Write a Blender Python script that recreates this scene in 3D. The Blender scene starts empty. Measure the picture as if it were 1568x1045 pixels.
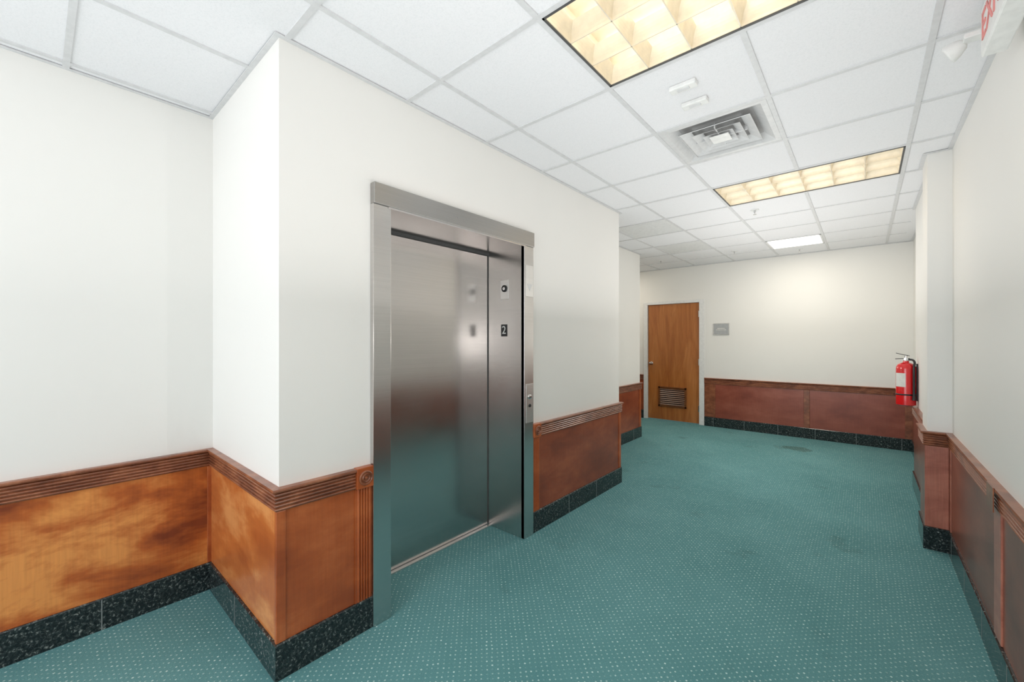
import bpy, bmesh, math
from mathutils import Vector, Matrix
S = bpy.context.scene
S.view_settings.view_transform = 'Standard'
H = 2.74
# ---------------------------------------------------------------- materials
def new_mat(name):
    m = bpy.data.materials.new(name); m.use_nodes = True
    nt = m.node_tree; b = nt.nodes['Principled BSDF']
    return m, nt, b
def setp(b, **k):
    for n, v in k.items():
        n = n.replace('_', ' ')
        if n in b.inputs:
            if isinstance(v, (tuple, list)) and len(v) == 3: v = (*v, 1)
            b.inputs[n].default_value = v
def N(nt, t, **k):
    n = nt.nodes.new(t)
    for a, v in k.items(): setattr(n, a, v)
    return n
def coords(nt, scale=(1, 1, 1), rot=(0, 0, 0), loc=(0, 0, 0)):
    tc = N(nt, 'ShaderNodeTexCoord'); mp = N(nt, 'ShaderNodeMapping')
    mp.inputs['Scale'].default_value = scale; mp.inputs['Rotation'].default_value = rot
    mp.inputs['Location'].default_value = loc
    nt.links.new(tc.outputs['Object'], mp.inputs['Vector']); return mp.outputs['Vector']
def noise(nt, vec, scale, detail=4, rough=.5, dist=0):
    n = N(nt, 'ShaderNodeTexNoise'); n.inputs['Scale'].default_value = scale
    n.inputs['Detail'].default_value = detail; n.inputs['Roughness'].default_value = rough
    n.inputs['Distortion'].default_value = dist
    nt.links.new(vec, n.inputs['Vector']); return n.outputs['Fac']
def ramp(nt, fac, stops):
    r = N(nt, 'ShaderNodeValToRGB'); e = r.color_ramp.elements
    while len(e) < len(stops): e.new(.5)
    for el, (p, c) in zip(e, stops): el.position = p; el.color = (*c, 1)
    nt.links.new(fac, r.inputs['Fac']); return r.outputs['Color']
def mix(nt, a, b, fac, mode='MIX'):
    m = N(nt, 'ShaderNodeMix', data_type='RGBA', blend_type=mode)
    for s, v in ((m.inputs[6], a), (m.inputs[7], b), (m.inputs[0], fac)):
        if isinstance(v, (int, float)): s.default_value = v
        elif isinstance(v, tuple): s.default_value = (*v, 1)
        else: nt.links.new(v, s)
    return m.outputs[2]
def bump(nt, b, h, strength, dist=.002):
    n = N(nt, 'ShaderNodeBump'); n.inputs['Strength'].default_value = strength
    n.inputs['Distance'].default_value = dist
    nt.links.new(h, n.inputs['Height']); nt.links.new(n.outputs['Normal'], b.inputs['Normal'])
def plain(name, col, rough=.5, metal=0, emit=0, emc=None, coat=0):
    m, nt, b = new_mat(name)
    v = coords(nt); f = noise(nt, v, 30, 3)
    c = ramp(nt, f, [(.3, tuple(x*.94 for x in col)), (.7, tuple(min(1, x*1.04) for x in col))])
    nt.links.new(c, b.inputs['Base Color'])
    setp(b, Roughness=rough, Metallic=metal)
    if coat: setp(b, Coat_Weight=coat)
    if emit: setp(b, Emission_Color=emc or col, Emission_Strength=emit)
    return m
def wall_mat(name, col):
    m, nt, b = new_mat(name)
    v = coords(nt); f = noise(nt, v, 1.3, 3)
    c = ramp(nt, f, [(.3, tuple(x*.98 for x in col)), (.7, col)])
    nt.links.new(c, b.inputs['Base Color']); setp(b, Roughness=.6)
    bump(nt, b, noise(nt, v, 90, 3), .12, .001); return m
M_wall = wall_mat('paint_wall', (.86, .845, .81))
def tile_mat():
    m, nt, b = new_mat('ceiling_tile')
    v = coords(nt); f = noise(nt, v, 160, 4, .7)
    c = ramp(nt, f, [(.36, (.80, .80, .815)), (.52, (.86, .855, .87))])
    nt.links.new(c, b.inputs['Base Color']); setp(b, Roughness=.9)
    bump(nt, b, f, .15, .001); return m
M_tile = tile_mat()
M_grid = plain('ceiling_grid_white', (.69, .69, .695), .5)
M_white = plain('white_enamel', (.80, .80, .79), .4)
M_whitepl = plain('white_plastic', (.82, .82, .80), .35)
M_black = plain('black_plastic', (.02, .02, .022), .4)
M_rim = plain('fixture_rim', (.07, .07, .07), .5)
M_dark = plain('dark_cavity', (.10, .10, .10), .8)
M_plen = plain('plenum_grey', (.50, .50, .50), .8)
def carpet():
    m, nt, b = new_mat('teal_carpet')
    v = coords(nt)
    big = noise(nt, v, 1.1, 4, .6)
    c = ramp(nt, big, [(.3, (.104, .268, .280)), (.7, (.150, .345, .358))])
    fine = noise(nt, v, 260, 2, .7)
    c = mix(nt, c, ramp(nt, fine, [(.3, (.45, .45, .45)), (.7, (1.35, 1.35, 1.35))]), .55, 'MULTIPLY')
    st = noise(nt, v, 2.3, 5, .6)
    c = mix(nt, c, ramp(nt, st, [(.28, (.6, .58, .55)), (.38, (1, 1, 1))]), .55, 'MULTIPLY')
    # spill stain near the far wall
    vs_ = coords(nt, (1/.42, 1/.30, 0), loc=(.73/.42, -6.62/.30, 0))
    ln = N(nt, 'ShaderNodeVectorMath', operation='LENGTH'); nt.links.new(vs_, ln.inputs[0])
    ad = N(nt, 'ShaderNodeMath', operation='ADD'); nt.links.new(ln.outputs['Value'], ad.inputs[0]); nt.links.new(noise(nt, v, 6, 4), ad.inputs[1])
    c = mix(nt, c, ramp(nt, ad.outputs[0], [(.80, (.5, .42, .36)), (1.0, (1, 1, 1))]), .7, 'MULTIPLY')
    v2 = coords(nt, rot=(0, 0, math.radians(45)))
    vo = N(nt, 'ShaderNodeTexVoronoi'); vo.inputs['Scale'].default_value = 1/.024
    vo.inputs['Randomness'].default_value = .15
    nt.links.new(v2, vo.inputs['Vector'])
    d = ramp(nt, vo.outputs['Distance'], [(.12, (1, 1, 1)), (.22, (0, 0, 0))])
    k = mix(nt, d, ramp(nt, noise(nt, v, 45, 2), [(.4, (.12, .12, .12)), (.62, (1, 1, 1))]), 1.0, 'MULTIPLY')
    c = mix(nt, c, (.58, .76, .74), k)
    nt.links.new(c, b.inputs['Base Color']); setp(b, Roughness=.95, Specular_IOR_Level=.1)
    bump(nt, b, fine, .5, .003); return m
M_carpet = carpet()
def wood(name, dark, mid, light, sc=2.2, rough=.3, blotch=(1, 1, 2.2), contrast=(.34, .5, .66), grain=.8, dist=.8):
    m, nt, b = new_mat(name)
    v = coords(nt, blotch); f = noise(nt, v, sc, 5, .62, dist)
    c = ramp(nt, f, [(contrast[0], dark), (contrast[1], mid), (contrast[2], light)])
    g = noise(nt, coords(nt, (60, 60, 3)), 1.6, 4, .6)
    c = mix(nt, c, ramp(nt, g, [(.3, (.80, .78, .75)), (.7, (1.08, 1.08, 1.08))]), grain, 'MULTIPLY')
    nt.links.new(c, b.inputs['Base Color']); setp(b, Roughness=rough, Coat_Weight=.25, Coat_Roughness=.25)
    bump(nt, b, g, .06, .001); return m
W_rec = wood('wood_mottled_orange', (.23, .045, .012), (.50, .125, .024), (.78, .31, .08), 1.9, .3, (1, 1, 2.4), (.38, .50, .63), .5, .3)  # orange veneer with darker and lighter blotches
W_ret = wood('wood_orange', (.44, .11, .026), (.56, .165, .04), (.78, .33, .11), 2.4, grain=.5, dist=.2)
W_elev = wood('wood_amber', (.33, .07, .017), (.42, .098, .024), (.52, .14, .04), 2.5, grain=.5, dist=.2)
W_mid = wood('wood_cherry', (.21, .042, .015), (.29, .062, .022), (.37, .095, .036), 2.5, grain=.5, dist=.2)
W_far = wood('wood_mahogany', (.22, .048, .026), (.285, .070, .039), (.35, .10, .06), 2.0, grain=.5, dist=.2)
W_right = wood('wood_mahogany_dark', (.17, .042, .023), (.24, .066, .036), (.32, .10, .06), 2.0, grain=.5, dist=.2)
W_rail = wood('wood_rail', (.17, .052, .024), (.27, .088, .04), (.38, .14, .065), 6.0)
W_door = wood('wood_door', (.36, .11, .022), (.44, .15, .033), (.52, .20, .055), 2.0, .35, (4, 4, .5))
W_grille = wood('wood_grille', (.12, .04, .012), (.17, .06, .018), (.22, .08, .025), 4.0)
def granite():
    m, nt, b = new_mat('black_granite')
    v = coords(nt)
    a = noise(nt, v, 75, 4, .7, .6)
    c = ramp(nt, a, [(.45, (.010, .014, .016)), (.58, (.04, .052, .052)), (.68, (.30, .33, .31))])
    nt.links.new(c, b.inputs['Base Color']); setp(b, Roughness=.14); return m
M_gran = granite()
M_joint = plain('grout', (.22, .25, .25), .6)
def steel(name, col=(.60, .59, .575), r0=.27, r1=.31, an=0):
    m, nt, b = new_mat(name)
    s = noise(nt, coords(nt, (2, 2, 300)), 1.0, 2, .5)
    sm = noise(nt, coords(nt), 2.2, 4, .55)
    nt.links.new(ramp(nt, s, [(.3, tuple(x*.92 for x in col)), (.7, col)]), b.inputs['Base Color'])
    mr = N(nt, 'ShaderNodeMapRange'); mr.inputs['To Min'].default_value = r0; mr.inputs['To Max'].default_value = r1
    mr.inputs['From Min'].default_value = .3; mr.inputs['From Max'].default_value = .7
    nt.links.new(sm, mr.inputs['Value']); nt.links.new(mr.outputs[0], b.inputs['Roughness'])
    setp(b, Metallic=1.0); return m
M_steel = steel('brushed_steel', (.60, .572, .555), .19, .25)
M_steel2 = steel('brushed_steel_plate', (.64, .62, .605), .22, .28)
M_alu = steel('aluminium', (.80, .79, .78), .3, .4)
M_chrome = plain('chrome', (.7, .7, .7), .15, 1)
M_red = plain('red_enamel', (.70, .008, .012), .22, 0, coat=.5)
M_redtx = plain('exit_red', (.80, .28, .26), .5)
M_label = plain('label_paper', (.75, .74, .70), .5)
M_plaque = plain('plaque_grey', (.42, .43, .44), .4)
M_louv = plain('louver_reflector', (.82, .75, .62), .35, .3)
M_hous = plain('fixture_reflector', (.84, .78, .67), .5)
M_tube = plain('fluorescent_tube', (1, .95, .85), .4, 0, 4.0, (1, .92, .78))
M_lens = plain('prismatic_lens', (1, 1, .97), .4, 0, 2.0, (1, .97, .90))
M_perf = plain('perforated_grey', (.76, .76, .755), .7)
M_diff = plain('diffuser_enamel', (.68, .68, .68), .45)

# ---------------------------------------------------------------- helpers
def link(me, name, mat, parent=None, smooth=False):
    o = bpy.data.objects.new(name, me); S.collection.objects.link(o)
    if mat: 
        for mm in (mat if isinstance(mat, list) else [mat]): me.materials.append(mm)
    if smooth:
        for p in me.polygons: p.use_smooth = True
    if parent: o.parent = parent
    return o
def empty(name, loc=(0, 0, 0)):
    e = bpy.data.objects.new(name, None); S.collection.objects.link(e); e.empty_display_size = .1
    return e
def fin(bm, name, mat, parent=None, smooth=False, bevel=0):
    bmesh.ops.recalc_face_normals(bm, faces=bm.faces)
    me = bpy.data.meshes.new(name); bm.to_mesh(me); bm.free()
    o = link(me, name, mat, parent, smooth)
    if bevel:
        md = o.modifiers.new('bevel', 'BEVEL'); md.width = bevel; md.segments = 2; md.limit_method = 'ANGLE'
    return o
def addbox(bm, x0, x1, y0, y1, z0, z1, mi=0):
    v = [bm.verts.new((x, y, z)) for x in (x0, x1) for y in (y0, y1) for z in (z0, z1)]
    for f in ((0, 1, 3, 2), (4, 6, 7, 5), (0, 4, 5, 1), (2, 3, 7, 6), (0, 2, 6, 4), (1, 5, 7, 3)):
        bm.faces.new([v[i] for i in f]).material_index = mi
def boxes(name, lst, mat, parent=None, bevel=0):
    bm = bmesh.new()
    for b in lst: addbox(bm, *b)
    return fin(bm, name, mat, parent, bevel=bevel)
def addsweep(bm, path, prof):
    P = [Vector(p) for p in path]; n = len(P); rings = []
    for i in range(n):
        ns = []
        if i > 0: d = (P[i]-P[i-1]).normalized(); ns.append(Vector((d.y, -d.x)))
        if i < n-1: d = (P[i+1]-P[i]).normalized(); ns.append(Vector((d.y, -d.x)))
        m = ns[0] if len(ns) == 1 else (ns[0]+ns[1])/(1+ns[0].dot(ns[1]))
        rings.append([bm.verts.new((P[i].x+m.x*o, P[i].y+m.y*o, z)) for o, z in prof])
    k = len(prof)
    for a, b in zip(rings, rings[1:]):
        for j in range(k): bm.faces.new((a[j], a[(j+1) % k], b[(j+1) % k], b[j]))
    bm.faces.new(rings[0]); bm.faces.new(rings[-1])
def sweep(name, paths, prof, mat, parent=None):
    bm = bmesh.new()
    for p in paths: addsweep(bm, p, prof)
    return fin(bm, name, mat, parent)
def addlathe(bm, prof, c, axis='Z', seg=32, mi=0):
    rings = []
    for r, h in prof:
        ring = []
        for i in range(seg):
            a = 2*math.pi*i/seg; p, q = r*math.cos(a), r*math.sin(a)
            if axis == 'Z': v = (c[0]+p, c[1]+q, c[2]+h)
            elif axis == 'X': v = (c[0]+h, c[1]+p, c[2]+q)
            else: v = (c[0]+p, c[1]+h, c[2]+q)
            ring.append(bm.verts.new(v))
        rings.append(ring)
    for a, b in zip(rings, rings[1:]):
        for i in range(seg): bm.faces.new((a[i], a[(i+1) % seg], b[(i+1) % seg], b[i])).material_index = mi
    bm.faces.new(rings[0]).material_index = mi; bm.faces.new(rings[-1]).material_index = mi
def lathe(name, prof, c, mat, parent=None, axis='Z', seg=32, smooth=True):
    bm = bmesh.new(); addlathe(bm, prof, c, axis, seg)
    o = fin(bm, name, mat, parent, smooth)
    if smooth:
        md = o.modifiers.new('es', 'EDGE_SPLIT'); md.split_angle = math.radians(40)
    return o
def tube(name, pts, r, mat, parent=None):
    cu = bpy.data.curves.new(name, 'CURVE'); cu.dimensions = '3D'; cu.bevel_depth = r; cu.bevel_resolution = 4
    sp = cu.splines.new('BEZIER'); sp.bezier_points.add(len(pts)-1)
    for b, p in zip(sp.bezier_points, pts): b.co = p; b.handle_left_type = b.handle_right_type = 'AUTO'
    cu.use_fill_caps = True
    o = bpy.data.objects.new(name, cu); S.collection.objects.link(o); cu.materials.append(mat)
    if parent: o.parent = parent
    return o
def text(name, s, size, loc, rot, mat, parent=None, ext=.001):
    cu = bpy.data.curves.new(name, 'FONT'); cu.body = s; cu.size = size; cu.extrude = ext
    cu.align_x = 'CENTER'; cu.align_y = 'CENTER'
    o = bpy.data.objects.new(name, cu); S.collection.objects.link(o); cu.materials.append(mat)
    o.location = loc; o.rotation_euler = rot
    if parent: o.parent = parent
    return o
def area(name, sx, sy, watts, col, loc, rot=(0, 0, 0), parent=None):
    ld = bpy.data.lights.new(name, 'AREA'); ld.shape = 'RECTANGLE'; ld.size = sx; ld.size_y = sy
    ld.energy = watts; ld.color = col
    lo = bpy.data.objects.new(name, ld); S.collection.objects.link(lo); lo.location = loc; lo.rotation_euler = rot
    if parent: lo.parent = parent
    return lo

# ---------------------------------------------------------------- plan
XL, XE, XB, XR = -2.90, -1.90, -2.57, .45
Y1, Y2, Y3, YF, YB = .68, 3.88, 5.94, 7.45, -2.6
E0, E1, E2, E3 = 1.107, 1.209, 2.311, 2.419
D0, D1 = -3.067, -2.156
A = [(XL, YB), (XL, Y1), (XE, Y1), (XE, E0)]
B = [(XE, E3), (XE, Y2), (XB, Y2), (XB, Y3), (-4.2, Y3), (-4.2, YF), (D0-.075, YF)]
C = [(D1+.085, YF), (.48, YF)]
D = [(.48, YF), (.48, 5.65), (.38, 5.65), (.38, 4.35), (.33, 4.35), (.33, 4.05), (XR, 4.05), (XR, YB)]
ZT = 2.80
boxes('wall_left', [(XL-.1, XL, YB, Y1+.1, 0, ZT)], M_wall)
boxes('wall_return', [(XL, XE, Y1, Y1+.1, 0, ZT)], M_wall)
boxes('wall_elevator', [(XE-.1, XE, Y1+.1, E0+.04, 0, ZT), (XE-.1, XE, E3-.04, Y2, 0, ZT), (XE-.1, XE, E0+.04, E3-.04, 2.17, ZT)], M_wall)
boxes('wall_step', [(XB-.1, XE-.1, Y2-.1, Y2, 0, ZT)], M_wall)
boxes('wall_passage', [(XB-.1, XB, Y2, Y3, 0, ZT)], M_wall)
boxes('wall_passage_near', [(-4.3, XB-.1, Y3-.1, Y3, 0, ZT)], M_wall)
boxes('wall_passage_end', [(-4.3, -4.2, Y3, YF, 0, ZT)], M_wall)
boxes('wall_far', [(-4.3, D0-.02, YF, YF+.1, 0, ZT), (D1+.02, .60, YF, YF+.1, 0, ZT), (D0-.02, D1+.02, YF, YF+.1, 2.15, ZT)], M_wall)
sweep('wall_right', [D], [(0, 0), (0, ZT), (-.1, ZT), (-.1, 0)], M_wall)
boxes('floor', [(-4.4, .7, YB, YF+.2, -.08, 0)], M_carpet)
bl = [(XL, XR, YB-.06, YB, 0, .12), (XL, XR, YB-.06, YB, 2.62, 2.8)]
for i in range(5):
    x = XL+(XR-XL-.06)*i/4; bl.append((x, x+.06, YB-.06, YB, .12, 2.62))
boxes('window_1', bl, M_alu)

# wainscot ------------------------------------------------------------------
base = [(0, 0), (.022, 0), (.022, .150), (.018, .155), (0, .155)]
sweep('baseboard_left', [A], base, M_gran)
sweep('baseboard_elevator', [B], base, M_gran)
sweep('baseboard_far', [C], base, M_gran)
sweep('baseboard_right', [D], base, M_gran)
jl = []
for k in range(-6, 1): jl.append((XL, XL+.0226, .216+.46*k-.002, .216+.46*k+.002, 0, .1505))
for x in (-2.42,): jl.append((x-.002, x+.002, Y1-.0226, Y1, 0, .1505))
for y in (2.917, 3.38): jl.append((XE, XE+.0226, y-.002, y+.002, 0, .1505))
for y in (4.3, 4.76, 5.22, 5.68): jl.append((XB, XB+.0226, y-.002, y+.002, 0, .1505))
for k in range(6): jl.append((-1.93+.46*k-.002, -1.93+.46*k+.002, YF-.0226, YF, 0, .1505))
for k in range(13): jl.append((XR-.0226, XR, 3.9-.46*k-.002, 3.9-.46*k+.002, 0, .1505))
boxes('trim_1', jl, M_joint)
pp = [(.0, .155), (.011, .155), (.011, .716), (0, .716)]  # profile of the wainscot panels, swept along each wall run
PW = .09
sweep('wainscot_recess', [A[:2]], pp, W_rec)
sweep('wainscot_return', [[(XL+.011, Y1), (XE, Y1)]], pp, W_ret)
sweep('wainscot_elevator', [[(XE, Y1-.011), (XE, E0-PW)]], pp, W_elev)
sweep('wainscot_passage', [[(XE, E3+PW)]+B[1:]], pp, W_mid)
sweep('wainscot_far', [C], pp, W_far)
sweep('wainscot_right', [D], pp, W_right)
rp = [(0, .716), (.016, .716)]
for k in range(5):
    z = .718+k*.0155
    rp += [(.017, z), (.0235, z+.003), (.0255, z+.007), (.0235, z+.011), (.017, z+.014)]
rp += [(.026, .798), (.034, .801), (.036, .808), (.034, .815), (0, .815)]
sweep('trim_2', [A[:-1]+[(XE, E0-PW)]], rp, W_rail)
sweep('trim_3', [[(XE, E3+PW)]+B[1:]], rp, W_rail)
sweep('trim_4', [C], rp, W_rail)
sweep('trim_5', [D], rp, W_rail)
st = [(XE+.0, XE+.018, Y1-.018, Y1+.022, .156, .716),
      (XL, XL+.016, Y1-.03, Y1-.001, .156, .716),
      (XE, XE+.017, Y2-.03, Y2+.015, .156, .716),
      (XB, XB+.017, Y3-.05, Y3+.015, .156, .716), (XB, XB+.017, 4.9, 4.98, .156, .716)]
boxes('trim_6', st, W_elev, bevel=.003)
st = [(D1+.087, -1.90, YF-.018, YF, .156, .716), (-.686, -.615, YF-.022, YF, .156, .716),
      (.40, .48, YF-.018, YF, .156, .716)]
boxes('trim_7', st, W_rail, bevel=.003)
st = [(XR-.018, XR, 2.64, 2.76, .156, .716), (XR-.018, XR, 1.35, 1.47, .156, .716), (XR-.018, XR, .0, .12, .156, .716),
      (XR-.016, XR, 3.99, 4.034, .156, .716), (.316, .433, 4.033, 4.05, .156, .716)]
boxes('trim_8', st, wood('wood_right_stile', (.36, .12, .08), (.45, .16, .11), (.55, .22, .15), 3), bevel=.003)
boxes('trim_16', [(XR-.040, XR-.036, 2.64, 2.76, .714, .818)], W_rail, bevel=.001)
def pilaster(y0, y1, name):
    e = empty(name); X0 = XE+.0006
    bm = bmesh.new()
    addbox(bm, X0, XE+.018, y0, y1, .156, .716)
    n = 5; w = (y1-y0-.016)/n
    for i in range(n):
        yc = y0+.008+w*(i+.5); vs = []
        for z in (.16, .714):
            vs.append([bm.verts.new((XE+.018+.008*math.sin(math.pi*t/6), yc-w*.42+w*.84*t/6, z)) for t in range(7)])
        for t in range(6): bm.faces.new((vs[0][t], vs[0][t+1], vs[1][t+1], vs[1][t]))
        bm.faces.new(vs[0]); bm.faces.new(vs[1])
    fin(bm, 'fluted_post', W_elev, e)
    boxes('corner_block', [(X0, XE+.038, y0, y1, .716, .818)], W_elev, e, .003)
    lathe('rosette', [(.036, 0), (.036, .004), (.031, .008), (.027, .003), (.022, .003), (.018, .009), (.013, .004), (.009, .004), (.006, .010), (.001, .011)],
          (XE+.038, (y0+y1)/2, .767), W_rail, e, 'X')
pilaster(E0-PW+.0005, E0-.002, 'fluted_pilaster')
pilaster(E3+.002, E3+PW-.0005, 'fluted_pilaster')
# ceiling ----------------------------------------------------------------
PX, PY = .61, .6125
gx = [.22-PX*k for k in range(0, 9)]; gx = sorted(gx)
gy = [1.32+PY*k for k in range(-7, 11)]
def cell(x, y): return (round((x-.22)/PX), round((y-1.32)/PY))
skip = set()
for (x, y) in ((-1.0, 1.32), (-.39, 1.32), (-1.0, 1.32+4*PY), (-.39, 1.32+4*PY), (-1.0, 1.32-4*PY), (-.39, 1.32-4*PY),
               (-1.0, 1.32+8*PY), (-1.0, 1.32+2*PY)): skip.add(cell(x, y))
perf = {cell(-2.22, 1.32+5*PY), cell(-2.22, 1.32+7*PY)}
bm = bmesh.new()
xs = [-4.3]+[x for x in gx if x > -4.3]+[.6]; ys = [YB]+[y for y in gy if YB < y < YF]+[YF+.1]
for i in range(len(xs)-1):
    for j in range(len(ys)-1):
        c = (math.floor(((xs[i]+xs[i+1])/2-.22)/PX), math.floor(((ys[j]+ys[j+1])/2-1.32)/PY))
        if c in skip: continue
        addbox(bm, xs[i], xs[i+1], ys[j], ys[j+1], H+.006, H+.026, 1 if c in perf else 0)
fin(bm, 'ceiling', [M_tile, M_perf])
bl = []
for x in xs[1:-1]:
    mid = abs(x+.39) < .01
    if mid:
        segs = [(YB, 1.32-4*PY), (1.32-3*PY, 1.32), (1.32+PY, 1.32+4*PY), (1.32+5*PY, YF)]
    elif x < XL: segs = [(Y3, YF)]
    elif x < XB: segs = [(YB, Y1), (Y3, YF)]
    elif x < XE: segs = [(YB, Y1), (Y2, YF)]
    else: segs = [(YB, YF)]
    for a, b in segs: bl.append((x-.012, x+.012, a, b, H, H+.006))
for y in ys[1:-1]:
    x0 = XL if y < Y1 else XE if y < Y2 else XB if y < Y3 else -4.2
    x1 = XR if y < 4.05 else .38
    bl.append((x0, x1, y-.012, y+.012, H+.0003, H+.006))
boxes('ceiling_grid', bl, M_grid)
wa = [(0, H-.001), (.022, H-.001), (.022, H+.003), (.002, H+.003), (.002, H+.02), (0, H+.02)]
sweep('trim_9', [A[:-1]+[(XE, Y2), (XB, Y2), (XB, Y3), (-4.2, Y3), (-4.2, YF), (.48, YF)]+D[1:]], wa, M_grid)

def troffer(x0, y0, name='parabolic_troffer_light', w=2*PX, d=PY, nx=6, ny=3, watts=6):
    e = empty(name); x1 = x0+w; y1 = y0+d; z0 = H+.001; zt = H+.15; g = .013
    x0 += g; x1 -= g; y0 += g; y1 -= g
    bm = bmesh.new(); t = .008
    addbox(bm, x0, x1, y0, y1, zt, zt+t)
    addbox(bm, x0, x0+t, y0, y1, z0+.01, zt); addbox(bm, x1-t, x1, y0, y1, z0+.01, zt)
    addbox(bm, x0, x1, y0, y0+t, z0+.01, zt); addbox(bm, x0, x1, y1-t, y1, z0+.01, zt)
    fin(bm, 'housing', M_hous, e)
    t = .009
    boxes('rim', [(x0, x0+t, y0, y1, z0-.003, z0+.012), (x1-t, x1, y0, y1, z0-.003, z0+.012),
                  (x0, x1, y0, y0+t, z0-.003, z0+.012), (x0, x1, y1-t, y1, z0-.003, z0+.012)], M_rim, e)
    a0, a1, b0, b1 = x0+t, x1-t, y0+t, y1-t
    bm = bmesh.new(); hb = .075
    def half(k): t_ = k/6; return .0022+.026*t_**1.8, z0+.002+hb*t_
    def blade(pos, along, lo, hi, side=0):
        rng = [half(k) for k in range(7)]
        R = [(h if side >= 0 else 0, z) for h, z in rng]; L = [(-h if side <= 0 else 0, z) for h, z in reversed(rng)]
        pr = R+L
        A_, B_ = [], []
        for o, z in pr:
            if along == 'X': A_.append(bm.verts.new((lo, pos+o, z))); B_.append(bm.verts.new((hi, pos+o, z)))
            else: A_.append(bm.verts.new((pos+o, lo, z))); B_.append(bm.verts.new((pos+o, hi, z)))
        k = len(pr)
        for j in range(k): bm.faces.new((A_[j], A_[(j+1) % k], B_[(j+1) % k], B_[j]))
        bm.faces.new(A_); bm.faces.new(B_)
    for i in range(nx+1):
        blade(a0+(a1-a0)*i/nx, 'Y', b0, b1, 1 if i == 0 else -1 if i == nx else 0)
    for j in range(ny+1):
        blade(b0+(b1-b0)*j/ny, 'X', a0, a1, 1 if j == 0 else -1 if j == ny else 0)
    fin(bm, 'parabolic_louver', M_louv, e)
    bm = bmesh.new()
    for j in range(ny):
        addlathe(bm, [(.013, 0), (.013, x1-x0-.06)], (x0+.03, b0+(b1-b0)*(j+.5)/ny, H+.115), 'X', 12)
    fin(bm, 'fluorescent_tubes', M_tube, e, True)
    area('lamp', w-.08, d-.08, 1.35, (1, .90, .74), ((x0+x1)/2, (y0+y1)/2, H+.138), parent=e)
troffer(-1.0, 1.32); troffer(-1.0, 1.32+4*PY); troffer(-1.0, 1.32-4*PY)
e = empty('flat_panel_light')
a, b = -1.0+.013, 1.32+8*PY+.013; c, d = a+PX-.026, b+PY-.026
boxes('lens', [(a+.015, c-.015, b+.015, d-.015, H+.002, H+.008)], M_lens, e)
boxes('frame', [(a, a+.018, b, d, H-.002, H+.03), (c-.018, c, b, d, H-.002, H+.03), (a, c, b, b+.018, H-.002, H+.03), (a, c, d-.018, d, H-.002, H+.03), (a, c, b, d, H+.025, H+.03)], M_white, e)
area('lamp', .5, .5, 9, (1, .91, .74), ((a+c)/2, (b+d)/2, H-.004), parent=e)

# supply air diffuser
e = empty('air_diffuser')
x0, y0 = -1.0+.013, 1.32+2*PY+.013; L = PX-.026; cx, cy = x0+L/2, y0+L/2
bm = bmesh.new()
def ringsq(bm, h0, z0, h1, z1, t=.002):
    def sq(h, z): return [bm.verts.new((cx+sx*h, cy+sy*h, z)) for sx, sy in ((-1, -1), (1, -1), (1, 1), (-1, 1))]
    q = [sq(h0, z0), sq(h1, z1), sq(h1, z1+t), sq(h0, z0+t)]
    for a, b in ((0, 1), (1, 2), (2, 3), (3, 0)):
        for i in range(4): bm.faces.new((q[a][i], q[a][(i+1) % 4], q[b][(i+1) % 4], q[b][i]))
ringsq(bm, L/2, H+.000, L/2-.03, H+.001)
ringsq(bm, L/2-.03, H+.001, .205, H+.045)
ringsq(bm, .20, H-.004, .140, H+.026)
ringsq(bm, .195, H-.006, .20, H-.004)
ringsq(bm, .135, H-.006, .085, H+.022)
ringsq(bm, .085, H-.008, .050, H+.014)
fin(bm, 'cones', M_diff, e)
boxes('center_plate', [(cx-.055, cx+.055, cy-.055, cy+.055, H-.010, H-.006)], M_whitepl, e, .004)
boxes('plenum', [(cx-.29, cx+.29, cy-.29, cy+.29, H+.047, H+.06)], M_plen, e)
boxes('blades', [(cx-.15, cx+.15, cy-.003, cy+.003, H+.0, H+.03), (cx-.003, cx+.003, cy-.15, cy+.15, H+.0, H+.03)], M_diff, e)
for (x, y) in ((-.70, 2.15), (-.70, 2.34)):
    e = empty('ceiling_sensor')
    boxes('housing', [(x-.065, x+.065, y-.026, y+.026, H-.018, H+.006)], M_whitepl, e, .005)
    boxes('slot', [(x-.03, x+.03, y-.012, y+.012, H-.021, H-.017)], M_grid, e, .002)
for (x, y) in ((-.83, 4.67), (-1.43, 6.60), (-.70, 7.05), (-2.5, 6.6)):
    e = empty('fire_sprinkler')
    lathe('escutcheon', [(.001, 0), (.035, 0), (.038, .004), (.038, .008), (.001, .008)], (x, y, H-.002), M_white, e)
    lathe('head', [(.001, -.04), (.016, -.04), (.016, -.037), (.005, -.034), (.005, -.02), (.010, -.015), (.010, 0)], (x, y, H-.002), M_chrome, e, seg=16)

# ---------------------------------------------------------------- elevator
e = empty('elevator')
fx = XE+.030
boxes('jamb_left', [(XE+.0005, fx, E0, E1, .001, 2.135), (-2.232, fx-.002, E1-.018, E1, .001, 2.135)], M_steel2, e, .002)
boxes('jamb_right', [(XE+.0005, fx, E2, E3, .001, 2.135)], M_steel2, e, .002)
boxes('jamb_reveal', [(-2.232, fx-.002, E2, E2+.018, .001, 2.135)], M_steel2, e, .001)
boxes('header', [(XE+.0005, fx+.010, E0, E3, 2.135, 2.242)], steel('header_steel', (.44, .425, .41), .27, .35), e, .003)
boxes('header_soffit', [(-2.232, fx+.006, E1-.018, E2+.018, 2.125, 2.14)], M_steel, e, .001)
boxes('door_panel', [(-2.268, -2.236, E1-.05, E2+.05, .012, 2.20)], M_steel, e, .002)
boxes('door_track', [(-2.236, -2.222, E1, E2, 2.105, 2.126)], M_dark, e)
boxes('sill', [(-2.30, -2.205, E1, E2, .0, .009)], M_alu, e, .001)
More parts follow.
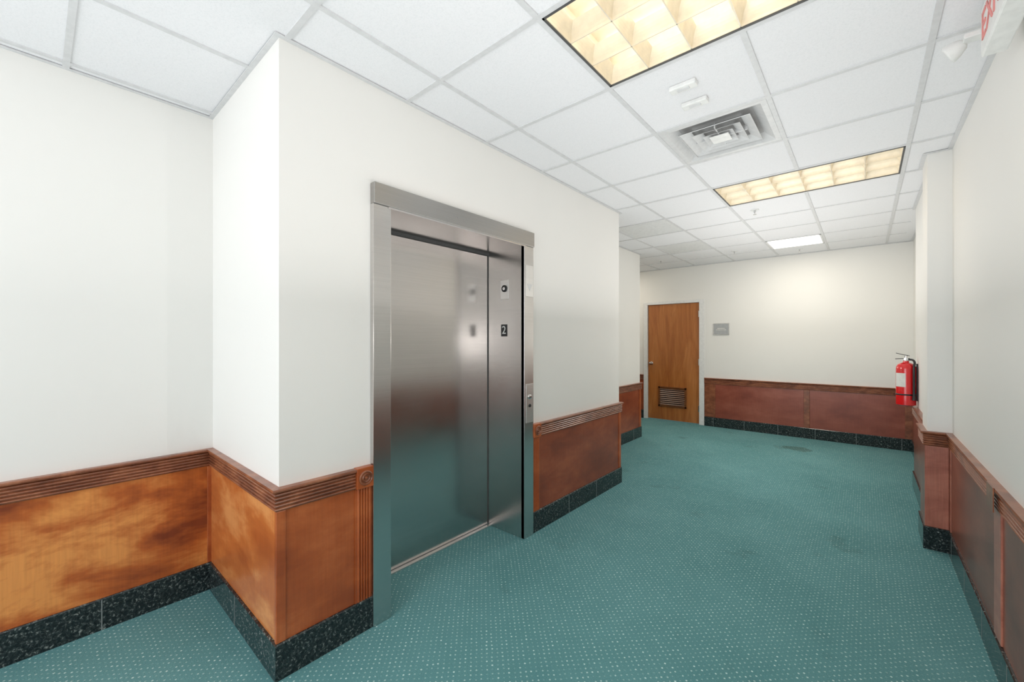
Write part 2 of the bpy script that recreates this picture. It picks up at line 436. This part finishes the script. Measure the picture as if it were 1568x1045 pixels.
boxes('door_edge', [(-2.237, -2.2325, E2-.006, E2-.001, .012, 2.12), (-2.237, -2.2325, E1+.001, E1+.006, .012, 2.12)], M_dark, e)
boxes('number_plate', [(-2.095, -2.035, E2-.003, E2+.0002, 1.475, 1.565)], M_black, e, .001)
text('number_two', '2', .085, (-2.065, E2-.004, 1.52), (math.pi/2, 0, 0), M_whitepl, e)
boxes('key_plate', [(-2.10, -2.02, E2-.003, E2+.0002, 1.755, 1.90)], M_alu, e, .001)
lathe('key_ring', [(.026, 0), (.026, -.006), (.020, -.008), (.018, -.004), (.001, -.004)], (-2.06, E2-.003, 1.835), M_black, e, 'Y')
lathe('key_core', [(.012, 0), (.012, -.006), (.001, -.007)], (-2.06, E2-.006, 1.835), M_chrome, e, 'Y', 20)
yc = (E2+E3)/2+.005
boxes('indicator_plate', [(fx, fx+.003, yc-.042, yc+.042, 1.765, 1.995)], M_alu, e, .001)
bm = bmesh.new()
for z, s in ((1.835, -1),):
    vs = [bm.verts.new((fx+.0045, yc+a_, z+s*b_)) for a_, b_ in ((-.030, -.022), (.030, -.022), (0, .028))]
    v2 = [bm.verts.new((fx+.002, v.co.y, v.co.z)) for v in vs]
    bm.faces.new(vs); bm.faces.new(v2)
    for i in range(3): bm.faces.new((vs[i], vs[(i+1) % 3], v2[(i+1) % 3], v2[i]))
fin(bm, 'down_arrow', M_diff, e)
boxes('call_plate', [(fx, fx+.003, yc-.042, yc+.042, .84, 1.125)], M_alu, e, .001)
lathe('call_button', [(.016, 0), (.016, .006), (.012, .008), (.001, .008)], (fx+.003, yc, 1.03), M_chrome, e, 'X')
lathe('key_switch', [(.012, 0), (.012, .005), (.004, .005), (.001, .002)], (fx+.003, yc, .965), M_black, e, 'X')

# ---------------------------------------------------------------- wood door
e = empty('door_1')
boxes('slab', [(D0+.004, D1-.004, YF+.012, YF+.055, .012, 2.105)], W_door, e, .002)
boxes('casing', [(D0-.072, D0, YF-.022, YF+.09, .0, 2.155), (D1, D1+.082, YF-.022, YF+.09, .0, 2.155), (D0, D1, YF-.022, YF+.09, 2.108, 2.155)], M_white, e, .003)
gx0, gx1, gz0, gz1 = -2.87, -2.375, .25, .61
bl = [(gx0, gx0+.03, YF-.004, YF+.013, gz0, gz1), (gx1-.03, gx1, YF-.004, YF+.013, gz0, gz1), (gx0, gx1, YF-.004, YF+.013, gz0, gz0+.03), (gx0, gx1, YF-.004, YF+.013, gz1-.03, gz1)]
boxes('grille_frame', bl, W_grille, e, .002)
bm = bmesh.new()
for i in range(9):
    z = gz0+.036+i*.034
    v = [bm.verts.new((x, y, zz)) for x in (gx0+.03, gx1-.03) for y, zz in ((YF-.002, z), (YF+.0125, z+.018), (YF+.0125, z+.022), (YF-.002, z+.004))]
    for f in ((0, 1, 2, 3), (4, 5, 6, 7), (0, 1, 5, 4), (1, 2, 6, 5), (2, 3, 7, 6), (3, 0, 4, 7)): bm.faces.new([v[k] for k in f])
fin(bm, 'grille_slats', W_grille, e)
boxes('grille_back', [(gx0+.03, gx1-.03, YF+.0105, YF+.0125, gz0+.03, gz1-.03)], M_black, e)
lathe('knob', [(.032, 0), (.032, -.006), (.012, -.010), (.012, -.03), (.024, -.038), (.028, -.05), (.024, -.062), (.001, -.066)], (D0+.065, YF+.012, 1.03), M_chrome, e, 'Y')
boxes('hinges', [(D1-.012, D1+.004, YF-.024, YF+.012, z, z+.11) for z in (.22, 1.02, 1.85)], M_chrome, e, .003)

e = empty('wall_sign')
boxes('frame', [(-1.937, -1.688, YF-.012, YF-.0005, 1.54, 1.735)], M_chrome, e, .003)
boxes('face', [(-1.925, -1.70, YF-.014, YF-.011, 1.552, 1.723)], M_plaque, e)
boxes('lettering', [(-1.87, -1.755, YF-.0155, YF-.0135, 1.645, 1.655), (-1.89, -1.735, YF-.0155, YF-.0135, 1.62, 1.628)], M_label, e)

# ---------------------------------------------------------------- extinguisher
e = empty('fire_extinguisher'); ex, ey, ez = .298, 5.42, .825
R = .072
lathe('cylinder', [(.001, .006), (.055, .0), (R, .010), (R, .35), (.069, .372), (.058, .392), (.040, .404), (.024, .410), (.022, .425), (.001, .425)], (ex, ey, ez), M_red, e)
lathe('valve', [(.018, 0), (.018, .03), (.012, .035), (.012, .055), (.001, .055)], (ex, ey, ez+.42), M_chrome, e, seg=20)
bm = bmesh.new()
def lever(z0, z1, x0_, x1_, t):
    v = [bm.verts.new((ex+x, ey+a_, z)) for a_ in (-.012, .012) for x, z in ((x0_, ez+z0), (x1_, ez+z1), (x1_, ez+z1+t), (x0_, ez+z0+t))]
    for f in ((0, 1, 2, 3), (4, 5, 6, 7), (0, 1, 5, 4), (1, 2, 6, 5), (2, 3, 7, 6), (3, 0, 4, 7)): bm.faces.new([v[k] for k in f])
lever(.447, .440, .025, -.075, .006)
lever(.470, .495, .025, -.070, .006)
fin(bm, 'handle_levers', M_black, e, bevel=.002)
lathe('gauge', [(.016, 0), (.016, -.012), (.001, -.013)], (ex, ey-.010, ez+.442), M_chrome, e, 'Y', 20)
tube('hose', [(ex+.012, ey-.01, ez+.44), (ex+.05, ey-.04, ez+.43), (ex+.050, ey-.068, ez+.36), (ex+.050, ey-.072, ez+.22), (ex+.050, ey-.072, ez+.12)], .009, M_black, e)
lathe('nozzle', [(.009, 0), (.011, -.03), (.014, -.07), (.001, -.07)], (ex+.050, ey-.072, ez+.13), M_black, e, seg=16)
bm = bmesh.new()
vs = []
for z in (ez+.18, ez+.31):
    vs.append([bm.verts.new((ex+(R+.0008)*math.cos(a_), ey+(R+.0008)*math.sin(a_), z)) for a_ in [math.radians(195+7*i) for i in range(11)]])
for i in range(10): bm.faces.new((vs[0][i], vs[0][i+1], vs[1][i+1], vs[1][i]))
fin(bm, 'label', M_label, e, True)
bm = bmesh.new(); addlathe(bm, [(R+.002, 0), (R+.002, .014)], (ex, ey, ez+.10)); fin(bm, 'strap', M_black, e, True)
boxes('bracket', [(ex+R-.002, .3795, ey-.02, ey+.02, ez+.05, ez+.40)], M_black, e, .001)

# ---------------------------------------------------------------- exit sign
e = empty('exit_sign')
boxes('housing', [(.345, .415, 2.02, 2.42, 2.55, 2.738)], M_whitepl, e, .006)
boxes('mount', [(.415, .4495, 2.12, 2.30, 2.60, 2.70)], M_whitepl, e, .004)
text('lettering', 'EXIT', .15, (.3435, 2.24, 2.645), (math.pi/2, 0, -math.pi/2), M_redtx, e, .0015)
for yy, s in ((2.465, 1), (1.975, -1)):
    bm = bmesh.new()
    addlathe(bm, [(.012, .0), (.022, .006), (.034, .03), (.040, .05), (.040, .056), (.033, .058), (.001, .050)], (0, 0, 0), 'Z', 28)
    rot = Matrix.Translation((.31, yy, 2.655)) @ Matrix.Rotation(math.radians(-115), 4, 'Y') @ Matrix.Rotation(math.radians(-20*s), 4, 'X')
    bm.transform(rot); fin(bm, 'lamp_head', M_whitepl, e, True)
    boxes('bracket', [(.30, .37, min(yy-s*.05, yy), max(yy-s*.05, yy), 2.645, 2.665)], M_whitepl, e, .003)

# ---------------------------------------------------------------- light
w = bpy.data.worlds.new('World'); S.world = w; w.use_nodes = True
w.node_tree.nodes['Background'].inputs[0].default_value = (.90, .95, 1, 1)
w.node_tree.nodes['Background'].inputs[1].default_value = 1.2
area('window_daylight', 3.2, 2.5, 62, (.96, .975, 1), ((XL+XR)/2, YB-.15, 1.4), (math.radians(90), 0, 0))
area('ceiling_fill', 1.5, 6.8, 29, (1, .98, .97), (-.75, 3.3, 1.62), (math.pi, 0, 0))  # added upward fill hanging in mid-air to brighten the ceiling, no real lamp
area('ceiling_fill_near', 2.2, 2.4, 8, (1, .98, .97), (-1.4, -1.2, 1.62), (math.pi, 0, 0))  # second added upward fill, for the ceiling behind the camera
area('passage_fill', .5, .5, 8, (1, .93, .8), (-3.6, 6.7, H-.01))  # added light for the unseen left passage, no fixture modelled
# added point fills in mid-air, no fixtures, lifting walls and floor
for i, (x, y, en, col) in enumerate(((-1.1, -.9, 7, (1, .98, .97)), (-.60, .95, 8, (1, .98, .96)), (-.85, 4.75, 13, (1, .97, .93)), (-1.15, 6.0, 9, (1, .95, .87)))):
    ld = bpy.data.lights.new('room_fill', 'POINT'); ld.energy = en; ld.color = col; ld.shadow_soft_size = 0
    lo = bpy.data.objects.new('room_fill', ld); S.collection.objects.link(lo); lo.location = (x, y, 1.45)

cam = bpy.data.cameras.new('Camera'); co = bpy.data.objects.new('Camera', cam); S.collection.objects.link(co)
cam.sensor_width = 36; cam.lens = 36*628/1568; cam.clip_start = .02
co.location = (0, 0, 1.44); co.rotation_euler = (math.radians(90), 0, math.radians(40.7))
S.camera = co
